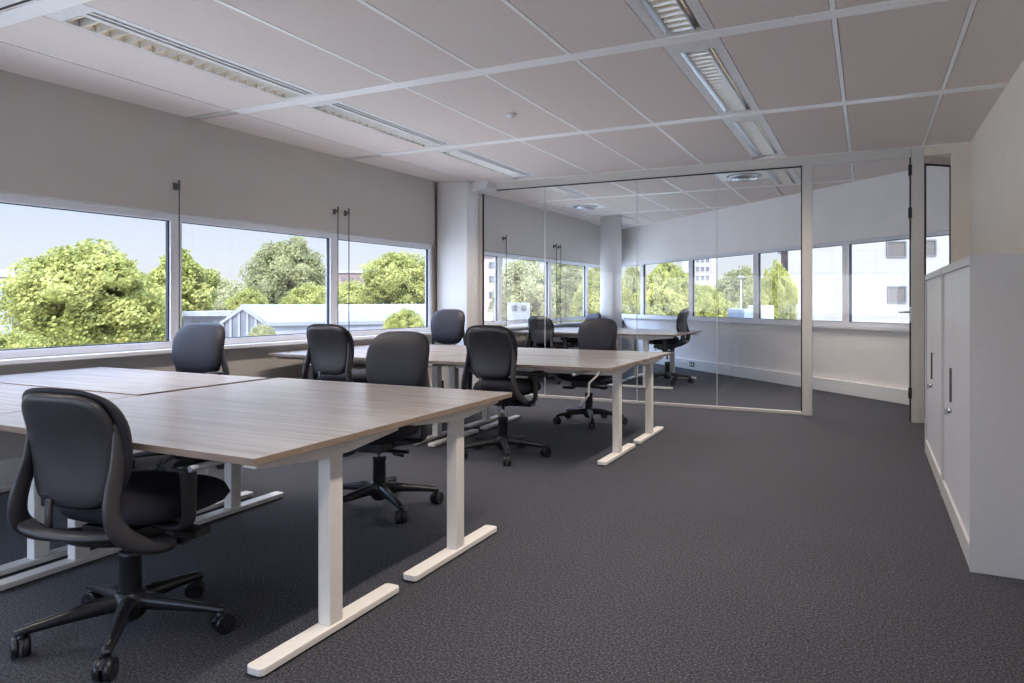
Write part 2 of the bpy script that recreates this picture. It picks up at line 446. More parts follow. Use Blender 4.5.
# ------------------------------------------------------------------ glass partition
PY = 8.45
gp = empty('glass_partition', (0, PY, 0)); gp['kind'] = 'structure'
obj('head_rail', B((-4.45, -0.546, -0.03, 0.03, 2.735, C)), M['pframe'], gp, bevel=0.003)
obj('wall_post', B((-4.699, -4.652, -0.02, 0.02, 0, 2.69)), M['pframe'], gp)
obj('gasket', B((-4.652, -4.64, -0.014, 0.014, 0, 2.69)), M['gasket'], gp)
obj('floor_rail', B((-4.655, -0.65, -0.022, 0.022, 0, 0.035)), M['pframe'], gp, bevel=0.003)
obj('post', B((-0.645, -0.545, -0.035, 0.035, 0, 2.745)), M['pframe'], gp, bevel=0.003)
obj('post', B((0.40, 0.515, -0.04, 0.04, 0, C)), M['pframe'], gp, bevel=0.003)
obj('gasket', B((-4.44, -0.645, -0.012, 0.012, 2.722, 2.736), (-4.655, -4.64, -0.012, 0.012, 0.03, 2.6), (-0.66, -0.645, -.012, .012, .03, 2.73)), M['gasket'], gp)
joints = [-4.655, -3.62, -2.63, -1.66, -0.645]
joints = [-4.64] + [plane_at(*p)[0] for p in ()] + [-4.30, -3.55, -2.62, -1.63, -0.66]
jx = []
for u in (545, 637, 717):
    a = (u - 512) / F; t = PY / (sn * a + cs); jx.append(t * (cs * a - sn))
J = [-4.64] + jx + [-0.66]
for a, b in zip(J, J[1:]):
    bm = bmesh.new()
    pts = [(a + .004, 0.035), (b - .004, 0.035), (b - .004, 2.722)]
    pts += [(a + .004, 2.722)] if a > -4.6 else [(-4.48, 2.722), (a + .004, 2.68)]
    bm.faces.new([bm.verts.new((x, 0, z)) for x, z in pts])
    obj('pane', bm, M['pglass'], gp)
    # polished edge strip of the joint
for x in jx:
    obj('glazing_joint', B((x - .0035, x + .0035, -0.006, 0.006, 0.035, 2.722)), plain('joint_silicone', (0.55, 0.58, 0.57), 0.4), gp)

d1 = empty('door_1', (-0.545, PY, 0)); d1['kind'] = 'structure'
obj('head_rail', B((0, 0.945, -0.03, 0.03, 2.735, C)), M['pframe'], d1, bevel=0.003)
bm = bmesh.new(); bm.faces.new([bm.verts.new((x, 0, z)) for x, z in ((0.005, 0.012), (0.93, 0.012), (0.93, 2.73), (0.005, 2.73))])
obj('pane', bm, M['pglass'], d1)
obj('edge_strip', B((0.928, 0.942, -0.02, 0.02, 0.01, 2.73)), M['gasket'], d1)
for z in (0.30, 2.16, 2.60):
    obj('hinge', B((0.918, 0.95, -0.045, 0.03, z - .055, z + .055)), M['gasket'], d1, bevel=0.004)
bm = bmesh.new(); cyl(bm, (0.935, -0.05, 1.135), (0.935, 0.05, 1.135), 0.012); cyl(bm, (0.935, -0.05, 1.135), (0.83, -0.055, 1.135), 0.009)
box(bm, 0.925, 0.945, -0.045, -0.035, 1.03, 1.19)
obj('handle', bm, M['alu'], d1)

# angled glazed leaf beyond the right hand post
d2 = empty('door_2', (0.52, PY, 0), math.radians(43)); d2['kind'] = 'structure'
LW_ = 0.40
obj('frame', B((0, LW_, -0.03, 0.03, 2.66, 2.73), (LW_ - 0.05, LW_, -0.03, 0.03, 0, 2.66), (0, LW_, -0.025, 0.025, 0, 0.05)), M['pframe'], d2, bevel=0.003)
obj('gasket', B((0.0, LW_ - 0.05, -0.01, 0.01, 2.645, 2.66), (LW_ - 0.062, LW_ - .05, -0.01, 0.01, 0.05, 2.66), (0.0, 0.01, -0.01, 0.01, 0.05, 2.66)), M['gasket'], d2)
bm = bmesh.new(); bm.faces.new([bm.verts.new((x, 0, z)) for x, z in ((0.01, 0.05), (LW_ - 0.06, 0.05), (LW_ - 0.06, 2.65), (0.01, 2.65))])
obj('pane', bm, M['pglass'], d2)
bm = bmesh.new(); cyl(bm, (0.03, -0.05, 1.135), (0.03, 0.02, 1.135), 0.011); cyl(bm, (0.03, -0.05, 1.135), (0.11, -0.055, 1.135), 0.009)
obj('handle', bm, M['alu'], d2)

# ------------------------------------------------------------------ ceiling lamps
def lampl():
    root = empty('ceiling_light')
    L = 1.84
    w = 0.352
    # housing frame with openings: x -w/2..w/2, y 0..L
    f = B((-w / 2, w / 2, 0, .10, 0, .012), (-w / 2, w / 2, L - .06, L, 0, .012), (-w / 2, -w / 2 + .02, .10, L - .06, 0, .012),
          (.02, .055, .10, L - .06, 0, .012), (.085, .105, .10, L - .06, 0, .012), (.13, w / 2, .10, L - .06, 0, .012))
    obj('frame', f, M['lamphouse'], root)
    obj('air_slot', B((.055, .085, .10, L - .06, .012, .03), (.105, .13, .10, L - .06, .012, .03)), M['darkslot'], root)
    bm = B((-w / 2 + .02, .02, .10, L - .06, .095, .1), (-w / 2 + .018, -w / 2 + .021, .10, L - .06, 0, .1), (.018, .021, .10, L - .06, 0, .1))
    obj('reflector', bm, M['louvre'], root)
    bm = bmesh.new(); n = 19
    for i in range(n):
        y = .11 + (L - .18) * i / (n - 1)
        prism(bm, [(y - .002, 0.0), (y + .002, 0.0), (y + .014, .045), (y - .014, .045)], 'x', -w / 2 + .022, .018)
    obj('louvre', bm, M['louvre'], root)
    bm = bmesh.new(); cyl(bm, (-.07, .2, .075), (-.07, L - .1, .075), .009, n=10)
    obj('tube', bm, M['tube'], root)
    return root
def lampr():
    root = empty('ceiling_light')
    L = 1.84; w = 0.344; a0, a1 = .17, L - .06
    f = B((-w / 2, w / 2, 0, a0, 0, .012), (-w / 2, w / 2, a1, L, 0, .012), (-w / 2, -.105, a0, a1, 0, .012), (.105, w / 2, a0, a1, 0, .012))
    obj('frame', f, M['lamphouse'], root)
    bm = bmesh.new()
    for s in (-1, 1):
        prism(bm, [(s * .105, .0), (s * .109, .0), (s * .085, .03), (s * .079, .028)], 'y', a0, a1)
        box(bm, min(s * .066, s * .074), max(s * .066, s * .074), a0, a1, -.004, .03)
    obj('reflector', bm, M['alu'], root)
    obj('housing', B((-.11, .11, a0, a1, .095, .1), (-.085, -.082, a0, a1, .03, .1), (.082, .085, a0, a1, .03, .1)), M['louvre'], root)
    bm = bmesh.new(); n = 21
    for i in range(n):
        y = a0 + .02 + (a1 - a0 - .04) * i / (n - 1)
        prism(bm, [(y - .002, .0), (y + .002, .0), (y + .016, .04), (y - .012, .04)], 'x', -.066, .066)
    obj('louvre', bm, M['louvre'], root)
    bm = bmesh.new(); cyl(bm, (0, a0 + .03, .075), (0, a1 - .03, .075), .009, n=10)
    obj('tube', bm, M['tube'], root)
    return root
def lamp_fill(root, x, L=1.84):
    ld = bpy.data.lights.new('lamp_fill', 'AREA'); ld.shape = 'RECTANGLE'; ld.size = 0.10; ld.size_y = 1.5  # area light added under the louvres of unlit fixtures to brighten the room
    ld.energy = LAMP_FILL_W; ld.spread = math.radians(100); ld.color = (1.0, 0.90, 0.80)
    o = bpy.data.objects.new('lamp_fill', ld); COL.objects.link(o); o.parent = root; o.location = (x, L / 2 + .05, -.003)
ra, rb = lampl(), lampr()
lamp_fill(ra, -.07); lamp_fill(rb, 0)
yl = [-1.5, .44, 2.37, 4.38, 6.36, 8.49]
laba = ['narrow recessed louvre light along the window side, behind the nearest bay', 'narrow recessed louvre light near the window, mostly past the edge above',
        'narrow recessed louvre light nearest the viewer, above the near window', 'narrow recessed louvre light over the middle bay on the window side',
        'narrow recessed louvre light on the window side, just before the glass partition', 'narrow recessed louvre light on the window side, beyond the glass partition']
labb = ['wide framed louvre light above and behind the viewer', 'wide framed louvre light over the first aisle bay', 'wide framed louvre light cut by the top edge of the photo',
        'wide framed louvre light between two ceiling bands over the aisle', 'wide framed louvre light touching the glass partition head, with an added glow', 'wide framed louvre light seen through the glass beyond the partition']
for i, y in enumerate(yl):
    if i < 1: continue
    first = i == 1
    r = ra if first else copy_tree(ra)
    if i == 2: r.scale.y = 1.028
    r.location = ((lampL[0] + lampL[1]) / 2, y, C); tag(r, laba[i], 'ceiling light', 'window side ceiling lights')
    r = rb if first else copy_tree(rb)
    if i == 2: r.scale.y = 1.028
    r.location = ((lampR[0] + lampR[1]) / 2, y, C); tag(r, labb[i], 'ceiling light', 'aisle side ceiling lights')

# round air diffusers, sensor, grille
def diffuser(x, y, label, r=0.21):
    root = empty('air_diffuser', (x, y, C))
    obj('plate', B((-.29, .29, -.29, .29, -.006, 0)), M['runner'], root)
    bm = bmesh.new()
    for rr in (.20, .15, .10):
        lathe(bm, [(rr, -.006), (rr + .012, -.012), (rr - .03, -.045), (rr - .04, -.045), (rr - .005, -.006)], 28)
    obj('ring', bm, M['alu'], root)
    bm = bmesh.new(); lathe(bm, [(.21, -.0065), (.21, -.009), (0.001, -.009)], 28)
    obj('throat', bm, M['darkslot'], root)
    bm = bmesh.new(); lathe(bm, [(.045, -.008), (.05, -.05), (.02, -.055)], 20)
    obj('cone', bm, M['runner'], root)
    tag(root, label, 'air vent')
diffuser(-1.40, 9.36, 'round ceiling air diffuser beyond the glass beside the wide light')
diffuser(-4.22, 11.2, 'round ceiling air diffuser beyond the glass near the round column')
bm = bmesh.new(); lathe(bm, [(.045, 0), (.045, -.012), (.03, -.03), (.012, -.036)], 20)
o = obj('motion_detector', bm, M['lamphouse']); o.location = (-2.70, 5.40, C); tag(o, 'small round motion detector in the middle of a ceiling tile', 'sensor')
g = empty('ceiling_grille', (-4.1, 2.05, C))
obj('frame', B((-.23, .21, -.3, -.285, -.006, 0), (-.23, .21, .16, .175, -.006, 0), (-.23, -.215, -.285, .16, -.006, 0), (.195, .21, -.285, .16, -.006, 0)), M['darkslot'], g)
obj('panel', B((-.215, .195, -.285, .16, -.003, 0)), M['lamphouse'], g)
tag(g, 'square ceiling hatch with dark edge, in the top corner of the photo', 'hatch')

# ------------------------------------------------------------------ blind cords
def cord(org, rot, along, zt, zb, label, grp, hook=False):
    root = empty('pull_cord'); 
    ox, oy = math.cos(rot), math.sin(rot)
    root.location = (org[0] + ox * along, org[1] + oy * along, 0); root.rotation_euler = (0, 0, rot)
    bm = bmesh.new(); box(bm, -.018, .018, -.012, 0, zt - .03, zt + .03); cyl(bm, (0, -.01, zt - .005), (0, -.06, zt + .01), .012, n=10); cyl(bm, (0, -.055, zt - .03), (0, -.055, zt + .05), .009, n=8)
    obj('bracket', bm, M['cord'], root)
    bm = bmesh.new(); cyl(bm, (0, -.055, zt), (0, -.055, zb), .0055, n=8)
    obj('cord', bm, M['cord'], root)
    bm = bmesh.new(); box(bm, -.012, .012, -.066, 0.0, zb - .012, zb)
    obj('clip', bm, M['cord'], root)
    tag(root, label, 'blind cord', grp)
cord(OL, ROT_L, Lx(4.14), 2.22, 0.845, 'single blind cord hanging between the two nearest windows', 'blind cords in the front room')
cord(OL, ROT_L, Lx(6.075), 2.22, 0.845, 'first of the paired blind cords beside the square column window, nearer one', 'blind cords in the front room')
cord(OL, ROT_L, Lx(6.25), 2.22, 0.845, 'second of the paired blind cords, the one closer to the square column', 'blind cords in the front room')
cord(OL, ROT_L, Lx(9.83), 2.22, 0.845, 'single blind cord behind the glass partition', 'blind cords beyond the glass')
cord(OL, ROT_L, Lx(11.66), 2.22, 0.845, 'first of two close blind cords beyond the glass partition', 'blind cords beyond the glass')
cord(OL, ROT_L, Lx(11.85), 2.22, 0.845, 'second of two close blind cords beyond the glass, nearer the round column', 'blind cords beyond the glass')

# outlets on the back duct
def outlet(s, dark, label):
    root = empty('power_outlet'); lx = s
    root.location = (OB[0] + math.cos(ROT_B) * lx, OB[1] + math.sin(ROT_B) * lx, 0); root.rotation_euler = (0, 0, ROT_B)
    obj('plate', B((-.075, .075, -.066, -.055, .055, .135)), M['duct'] if not dark else M['gasket'], root, bevel=.004)
    bm = bmesh.new()
    for x in (-.036, .036): lathe(bm, [(.024, 0), (.024, .002), (.018, .002)], 16, axis=0)
    bm.free(); bm = bmesh.new()
    for x in (-.036, .036): cyl(bm, (x, -.066, .095), (x, -.069, .095), .024, n=16)
    obj('socket', bm, M['lamphouse'] if not dark else M['lamphouse'], root)
    tag(root, label, 'power outlet', 'outlets on the duct of the diagonal wall')
outlet(-11.55, False, 'white double socket on the duct behind the side-on chair')
outlet(-11.30, True, 'black double socket on the duct right beside a white one')
outlet(-10.25, False, 'white double socket on the duct midway along the diagonal wall')

# ------------------------------------------------------------------ desks
DW, DD = 1.70, 0.915
def desk_parts(DD=0.915, crank=True, label_obj='office_desk'):
    """local: x 0..DW, y 0..DD, tabletop at z=.75"""
    zt = 0.75; th = 0.025
    root = empty(label_obj)
    bm = B((0.0, DW, 0, DD, zt - th, zt))
    for f in bm.faces:
        f.normal_update(); f.material_index = 0 if abs(f.normal.z) > .5 else 1
    obj('desktop', bm, [M['wood'], M['edge']], root, bevel=0.0015)
    yc = DD / 2
    for x in (0.085, DW - 0.085):
        bm = bmesh.new()
        L = DD - 0.13; y0 = 0.075
        def fx(hw, c):
            return [(x - hw, y0 + c), (x - hw + c, y0), (x + hw - c, y0), (x + hw, y0 + c), (x + hw, y0 + L - c), (x + hw - c, y0 + L), (x - hw + c, y0 + L), (x - hw, y0 + L - c)]
        prism(bm, fx(.037, .012), 'z', .008, .034)
        obj('foot', bm, M['white'], root, bevel=0.003)
        for yy in (y0 + .06, y0 + L - .06):
            bm = bmesh.new(); cyl(bm, (x, yy, 0), (x, yy, .009), .022, n=16)
            obj('glide', bm, M['gasket'], root)
        bm = B((x - .029, x + .029, yc - .037, yc + .037, .034, zt - .08))
        obj('leg', bm, M['white'], root, bevel=0.004)
        bm = bmesh.new()
        zt2 = zt - th - .001
        prism(bm, [(.06, zt2), (DD - .06, zt2), (DD - .06, zt2 - .026), (yc + .075, zt2 - .058), (yc - .075, zt2 - .058), (.06, zt2 - .026)], 'x', x - .03, x + .03)
        obj('bracket', bm, M['white'], root, bevel=0.003)
    obj('crossbeam', B((.12, DW - .12, yc - .03, yc + .03, zt - th - .075, zt - th - .03)), M['white'], root, bevel=.003)
    if crank:
        bm = bmesh.new()
        cyl(bm, (DW - .28, -0.012, zt - .06), (DW - .28, yc, zt - .055), .011, n=12)
        obj('crank_shaft', bm, M['alu'], root)
    obj('cable_box', B((.62, .98, yc + .06, yc + .18, zt - .15, zt - .03)), M['plastic'], root, bevel=.01)
    return root

proto = desk_parts()
protod = [proto]
used = [False]
def desk(x, y, dz, flip, label, grp, rz=0.0, sc_=None):
    """x,y = near left corner; flip turns it back to back (user side away from the camera)"""
    r = proto if not used[0] else copy_tree(proto); used[0] = True
    if flip: r.location = (x + DW, y + DD, 0); r.rotation_euler = (0, 0, PI)
    else: r.location = (x, y, 0); r.rotation_euler = (0, 0, rz)
    if dz:
        for ch in r.children:
            if ch.name.split('.')[0] not in ('foot', 'glide', 'leg'): ch.location.z += dz
            elif ch.name.startswith('leg'): ch.scale.z = (00.636 + dz) / 0.636; ch.location.z += .034 * (1 - ch.scale.z)
    tag(r, label, 'desk', grp)
    return r
G1, G2, G3 = 'desks of the nearest block', 'desks of the middle block', 'desks beyond the glass partition'
X1 = -1.74 - DW
desk(X1, 1.66, 0, False, 'nearest wood-effect desk with white T-legs, its corner pointing at the viewer', G1)
desk(X1, 2.577, 0, True, 'wood-effect desk behind the nearest one, a chair back rising over its far edge', G1)
desk(X1 - DW - .012, 1.58, 0, False, 'wood-effect desk behind the near armchair back, running out of the frame', G1)
desk(X1 - DW - .012, 2.498, .006, True, 'slightly raised wood-effect desk below the first window, white-lit top', G1)
X2 = -1.72 - DW
desk(X2, 5.06, 0, False, 'wood-effect desk of the middle block with a hanging crank handle at its corner', G2)
desk(X2, 6.00, 0, True, 'wood-effect desk of the middle block next to the aisle, closest to the partition', G2)
desk(X2 - DW - .01, 5.06, 0, False, 'wood-effect desk reaching toward the window behind the shell-backed chair', G2)
desk(X2 - DW - .01, 6.00, 0, True, 'wood-effect desk in front of the square column', G2)
far1 = desk(-4.95, 9.92, .03, False, 'wood-effect desk just beyond the glass near the window wall', G3)
far2 = desk(-4.95, 10.86, .03, True, 'wood-effect desk beyond the glass, in front of the round column', G3)
r = desk(-2.384, 9.90, .03, False, 'wood-effect desk placed crosswise beyond the glass, served by a side-on chair', G3, rz=PI / 2)
far1.scale.x = far2.scale.x = .968; far2.location.x -= DW * .032
# crank handle of the middle block's corner desk
bm = bmesh.new()
px, py = -1.80, 5.10
sweep(bm, [(px, py, .72), (px - .005, py - .03, .70), (px - .07, py - .05, .635), (px - .075, py - .05, .545), (px - .145, py - .06, .455)], [(.030, .014)] * 5, (0, 1, 0), k=1, n=8)
kr = [o for o in bpy.data.objects if o.get('label', '').startswith('wood-effect desk of the middle block with a hanging')][0]
o = obj('crank_handle', bm, M['white'], kr)
o.location = (-kr.location.x, -kr.location.y, 0)

# ------------------------------------------------------------------ office chair
CS = 1.07
def chair_proto():
    root = empty('office_chair')
    # star base
    bm = bmesh.new()
    for i in range(5):
        a = 2 * PI * i / 5; c_, s_ = math.cos(a), math.sin(a)
        P = [(.02 * c_, .02 * s_, .118), (.10 * c_, .10 * s_, .112), (.22 * c_, .22 * s_, .100), (.315 * c_, .315 * s_, .088), (.335 * c_, .335 * s_, .083)]
        sweep(bm, P, [(.058, .06), (.052, .052), (.042, .036), (.034, .026), (.026, .02)], (-s_, c_, 0), k=3, n=10, sq=2.6)
        P = [(.09 * c_, .09 * s_, .139), (.20 * c_, .20 * s_, .121), (.315 * c_, .315 * s_, .103)]
        sweep(bm, P, [(.018, .008), (.016, .008), (.012, .006)], (-s_, c_, 0), k=2, n=8)
    lathe(bm, [(.03, .05), (.05, .07), (.055, .10), (.052, .145), (.04, .155)], 20)
    base = obj('star_base', bm, M['plastic'], root, smooth=True)
    for i in range(5):
        a = 2 * PI * i / 5; c_, s_ = math.cos(a), math.sin(a); r = .318
        t = a + 0.9 + i * 1.3
        ct, st = math.cos(t), math.sin(t)
        bm = bmesh.new()
        cyl(bm, (0, 0, .05), (0, 0, .085), .014, n=12)
        ax = Vector((-st, ct, 0)); off = Vector((ct, st, 0)) * .012
        for s in (-1, 1):
            p0 = off + ax * (s * .006) + Vector((0, 0, .037)); p1 = off + ax * (s * .027) + Vector((0, 0, .037))
            cyl(bm, p0, p1, .036, .033, n=20)
            cyl(bm, p1, p1 + ax * s * .002, .012, .010, n=12)
        # hood
        prof = []
        for k in range(7):
            b_ = math.radians(20 + 23 * k)
            prof.append((.039 * math.cos(b_), .039 * math.sin(b_)))
        for k in range(6, -1, -1):
            b_ = math.radians(20 + 23 * k)
            prof.append((.034 * math.cos(b_), .034 * math.sin(b_)))
        v0 = [bm.verts.new(off + Vector((ct * p, st * p, .037 + q)) - ax * .0055) for p, q in prof]
        v1 = [bm.verts.new(off + Vector((ct * p, st * p, .037 + q)) + ax * .0055) for p, q in prof]
        n = len(prof)
        for k in range(n): bm.faces.new((v0[k], v0[(k + 1) % n], v1[(k + 1) % n], v1[k]))
        o = obj('castor', bm, M['plastic'], base); o.location = (r * c_, r * s_, 0)
    # gas lift
    bm = bmesh.new(); lathe(bm, [(.034, .13), (.037, .15), (.035, .27), (.039, .275), (.039, .292), (.03, .295)], 24)
    gl = obj('gas_lift_sleeve', bm, M['plastic'], root)
    bm = bmesh.new(); lathe(bm, [(.013, .28), (.013, .44)], 16)
    obj('gas_piston', bm, M['chrome'], root)
    # mechanism
    bm = B((-.11, .11, -.10, .17, .440, .490), (-.07, .07, -.08, .12, .425, .45))
    cyl(bm, (-.20, .03, .425), (.20, .03, .425), .011, n=10)
    box(bm, .15, .22, .01, .05, .418, .432)
    cyl(bm, (-.15, .12, .43), (-.215, .12, .425), .009, n=8)
    box(bm, .10, .2, .09, .17, .41, .435)
    obj('mechanism', bm, M['plastic'], root, bevel=.006)
    # seat cushion
    bm = bmesh.new()
    def seat(u, v, s, thin):
        y = .240 * v + .075; x = (.242 - .018 * (v > 0) * v * v - .045 * max(0, -v) ** 2) * u
        top = .590 + .01 * abs(u) ** 2 - .035 * max(0, v - .45) ** 2 * 3 + .012 * max(0, -v - .5)
        mid = .548 - .03 * max(0, v) ** 3 * .6
        return (x, y, (mid + (top - mid + .022) * thin) if s > 0 else mid - .052 * thin)
    slab(bm, seat, 16, p=4.2, power=4)
    obj('seat', bm, M['fabric'], root, smooth=True)
    # curve of the back: y as function of height, x
    def backy(z, x):
        t = (z - .60) / .39
        return -.235 - .055 * t - .03 * math.sin(PI * min(1, max(0, t)) ) * -1 * 1.0 + .35 * x * x - .02 * max(0, t - .6) ** 2 * 4
    def hw(t):
        return .172 + .026 * math.sin(min(1, t * 1.15) * PI * .55) 
    bm = bmesh.new()
    def cush(u, v, s, thin):
        t = (v + 1) / 2; z = .600 + .396 * t; x = hw(t) * 1.05 * u
        y = backy(z, x) + .012
        return (x, y + (.060 * thin if s > 0 else -.006 * thin), z)
    slab(bm, cush, 16, p=3.6, power=5)
    obj('backrest', bm, M['leather'], root, smooth=True)
    bm = bmesh.new()
    def shell(u, v, s, thin):
        t = (v + 1) / 2; z = .603 + .376 * t; x = hw(t) * .92 * u
        y = backy(z, x) - .004
        return (x, y + (.003 if s > 0 else -.024 * thin), z)
    slab(bm, shell, 16, p=4.4, power=7)
    sh = obj('back_shell', bm, M['shell'], root, smooth=True)
    # adjuster patch low on the shell
    bm = bmesh.new(); yy = backy(.63, -.09) - .022
    box(bm, -.105, -.07, yy - .004, yy + .012, .607, .65)
    obj('adjuster', bm, M['plastic'], sh, bevel=.003)
    # frame: U-shaped carrier behind and beneath, two swept side arms
    bm = bmesh.new()
    for s in (-1, 1):
        P = [(s * .10, .04, .432), (s * .195, -.02, .436), (s * .218, -.12, .458), (s * .212, -.205, .505), (s * .202, -.252, .555), (s * .194, -.262, .612), (s * .189, -.252, .668), (s * .183, -.232, .735), (s * .179, -.224, .81), (s * .174, -.228, .88)]
        sweep(bm, P, [(.036, .036), (.036, .036), (.034, .045), (.032, .060), (.030, .066), (.030, .064), (.028, .062), (.024, .056), (.020, .044), (.010, .018)], (1, 0, 0), k=5, n=12, sq=2.6)
    P = [(-.200, -.228, .532), (-.12, -.268, .528), (0, -.280, .526), (.12, -.268, .528), (.200, -.228, .532)]
    sweep(bm, P, [(.06, .026)] * 5, (0, 1, 0), k=4, n=10, sq=3)
    P = [(0, -.28, .524), (0, -.2, .475), (0, -.08, .44)]
    sweep(bm, P, [(.10, .020), (.10, .022), (.12, .03)], (1, 0, 0), k=2, n=10)
    box(bm, -.072, -.054, -.268, -.255, .52, .63)
    obj('back_frame', bm, M['shell'], root, smooth=True)
    for s in (-1, 1):
        bm = bmesh.new()
        P = [(s * .10, -.01, .44), (s * .22, -.02, .437), (s * .262, -.02, .455), (s * .270, -.02, .50), (s * .268, -.02, .58), (s * .266, -.02, .645)]
        sweep(bm, P, [(.06, .026), (.06, .026), (.06, .028), (.06, .026), (.068, .028), (.075, .03)], (0, 1, 0), k=4, n=10)
        ar = obj('armrest', bm, M['plastic'], root, smooth=True)
        bm = bmesh.new()
        def pad(u, v, sd, thin):
            return (s * .268 + .042 * u * (1 - .12 * v), -.005 + .105 * v + .03, .655 + (.014 * thin if sd > 0 else -.012 * thin) - .006 * v * v)
        slab(bm, pad, 10, p=2.8, power=5)
        obj('arm_pad', bm, M['plastic'], ar, smooth=True)
    root.scale = (CS, CS, CS)
    return root
cp = chair_proto(); cused = [False]
LOW = ('star_base', 'gas_lift_sleeve', 'castor')
def chair(x, y, face, star, label, grp, dz=0.0, sdz=0.0, arm_dz=0.0):
    """face: degrees of the facing direction, counter-clockwise from +Y"""
    r = cp if not cused[0] else copy_tree(cp); cused[0] = True
    r.location = (x, y, 0); r.rotation_euler = (0, 0, math.radians(face))
    for ch in r.children:
        nm = ch.name.split('.')[0]
        if nm == 'star_base': ch.rotation_euler = (0, 0, math.radians(star - face))
        elif nm in LOW: pass
        elif nm in ('backrest', 'back_shell'): ch.location.z = dz
        elif nm == 'armrest': ch.location.z = (dz + sdz) * .5 + arm_dz
        elif nm == 'back_frame': ch.location.z = dz + sdz * .5
        else: ch.location.z = dz + sdz
    tag(r, label, 'office chair', grp)
    return r
GA, GB, GC = 'office chairs at the nearest desks', 'office chairs at the middle desks', 'office chairs beyond the glass'
CHAIRS = [
 (-2.485, 1.765, 9, 25, 'nearest black office chair, its worn plastic back shell turned to the viewer', GA, -.10, .01, .01),
 (-4.66, 3.72, 197, 10, 'black office chair under the first window, facing over the far side of the nearest desks', GA, .01),
 (-2.64, 3.50, 188, 39, 'black office chair tucked at the far edge of the nearest desks, star base visible', GA, -.01, -.08),
 (-3.99, 4.82, 7, 20, 'black office chair seen from behind below the second window mullion', GB, .0),
 (-2.64, 5.13, 4, 15, 'black office chair seen from behind beside the aisle, full star base in view', GB, .0, -.04),
 (-4.50, 7.14, 190, 15, 'black office chair in front of the square column', GB, .08, 0, -.03),
 (-2.56, 6.90, 178, 8, 'black office chair between the middle desks and the partition, near the white crank', GB, .0, -.075),
 (-4.42, 10.12, -5, 30, 'black office chair seen from behind just beyond the glass partition', GC, -.04),
 (-4.70, 12.35, 150, 30, 'black office chair farthest away, only its top showing before the round column', GC, -.04),
 (-2.76, 10.88, 92, 10, 'black office chair seen from the side at the end of the far desks', GC, .08, -.03, -.03),
]
for c in CHAIRS: chair(*c)

# ------------------------------------------------------------------ cabinets
def cabinet(y0, y1, label, grp, seam):
    root = empty('tambour_cabinet', (0.42, y0, 0))
    L = y1 - y0 - .004; D = XR - .02 - .42; zt = 1.465
    obj('carcass', B((0.0, D, 0, .022, 0.0, zt), (0.0, D, L - .022, L, 0.0, zt), (.003, D, .022, L - .022, zt - .045, zt), (.003, D, .022, L - .022, .0, .105), (D - .02, D, .022, L - .022, .105, zt - .045)), M['cab'], root, bevel=.002)
    # tambour doors: vertical slats, two leaves meeting in the middle
    for k, (a, b) in enumerate(((.024, seam - .003), (seam + .003, L - .024))):
        bm = bmesh.new(); n = max(3, int((b - a) / .05)); w = (b - a) / n
        for i in range(n):
            ya, yb = a + i * w + .002, a + (i + 1) * w - .002
            prism(bm, [(.020, ya), (.016, ya + .006), (.016, yb - .006), (.020, yb), (.028, yb), (.028, ya)], 'z', .105, zt - .045)
        box(bm, .024, .032, a, b, .105, zt - .045)
        d = obj('door', bm, M['cabdoor'], root)
    hy = seam + .05
    obj('handle', B((.004, .017, hy - .006, hy + .006, .66, .86)), M['cord'], d, bevel=.002)
    bm = bmesh.new(); cyl(bm, (.019, hy, .61), (-.004, hy, .61), .014, n=14); box(bm, -.02, -.002, hy - .003, hy + .003, .585, .62)
    obj('lock', bm, M['chrome'], d)
    tag(root, label, 'cabinet', grp)
cabinet(3.89, 5.345, 'white tambour door cabinet nearest the viewer, its blank end panel facing out', 'white cabinets along the wall', .92)
cabinet(5.345, 6.82, 'white tambour door cabinet at the far end of the row, closer to the glass door', 'white cabinets along the wall', .85)

# ------------------------------------------------------------------ outside
GZ = -5.0
o = obj('ground', B((-260, 260, -120, 320, GZ - .5, GZ)), M['grass'], kind='structure')

def crown_mesh(blobs, n, size, seed):
    rnd = random.Random(seed); bm = bmesh.new()
    tot = sum(b[3] ** 2 for b in blobs)
    for (x, y, z, r, *q) in blobs:
        c = Vector((x, y, z)); sq = q[0] if q else 0.85
        m = bmesh.ops.create_icosphere(bm, subdivisions=2, radius=r * .52, matrix=Matrix.Translation(c) @ Matrix.Diagonal((1, 1, sq, 1)))
        for v in m['verts']:
            v.co += (v.co - c) * .35 * noise.noise(v.co * 1.1 + Vector((seed, 0, 0)))
        for i in range(int(n * r * r / tot)):
            d = Vector((rnd.gauss(0, 1), rnd.gauss(0, 1), rnd.gauss(0, 1))).normalized()
            k = 1 + .36 * noise.noise((c + d * r) * (1.6 / max(r, .6)) + Vector((seed, 3, 1))) + .30 * noise.noise((c + d * r) * 4.2)
            rr = r * k * (0.66 + .38 * rnd.random() ** .6)
            p = c + Vector((d.x * rr, d.y * rr, d.z * rr * sq))
            if noise.noise(p * 3.6 + Vector((seed, 0, 9))) < -.22: continue
            t = Vector((rnd.gauss(0, 1), rnd.gauss(0, 1), rnd.gauss(0, 1) )).normalized()
            nrm = (d * .5 + t * .8).normalized(); a = nrm.orthogonal().normalized(); b = nrm.cross(a)
            s = size * (.6 + .8 * rnd.random())
            vs = [bm.verts.new(p + a * s * ca + b * s * cb * .8) for ca, cb in ((-1, -.5), (0, -.9), (1, 0), (.1, .9), (-.8, .6))]
            bm.faces.new(vs)
    me = bmesh_mesh(bm); return me

def bmesh_mesh(bm):
    me = bpy.data.meshes.new('crown'); bm.to_mesh(me); bm.free(); return me

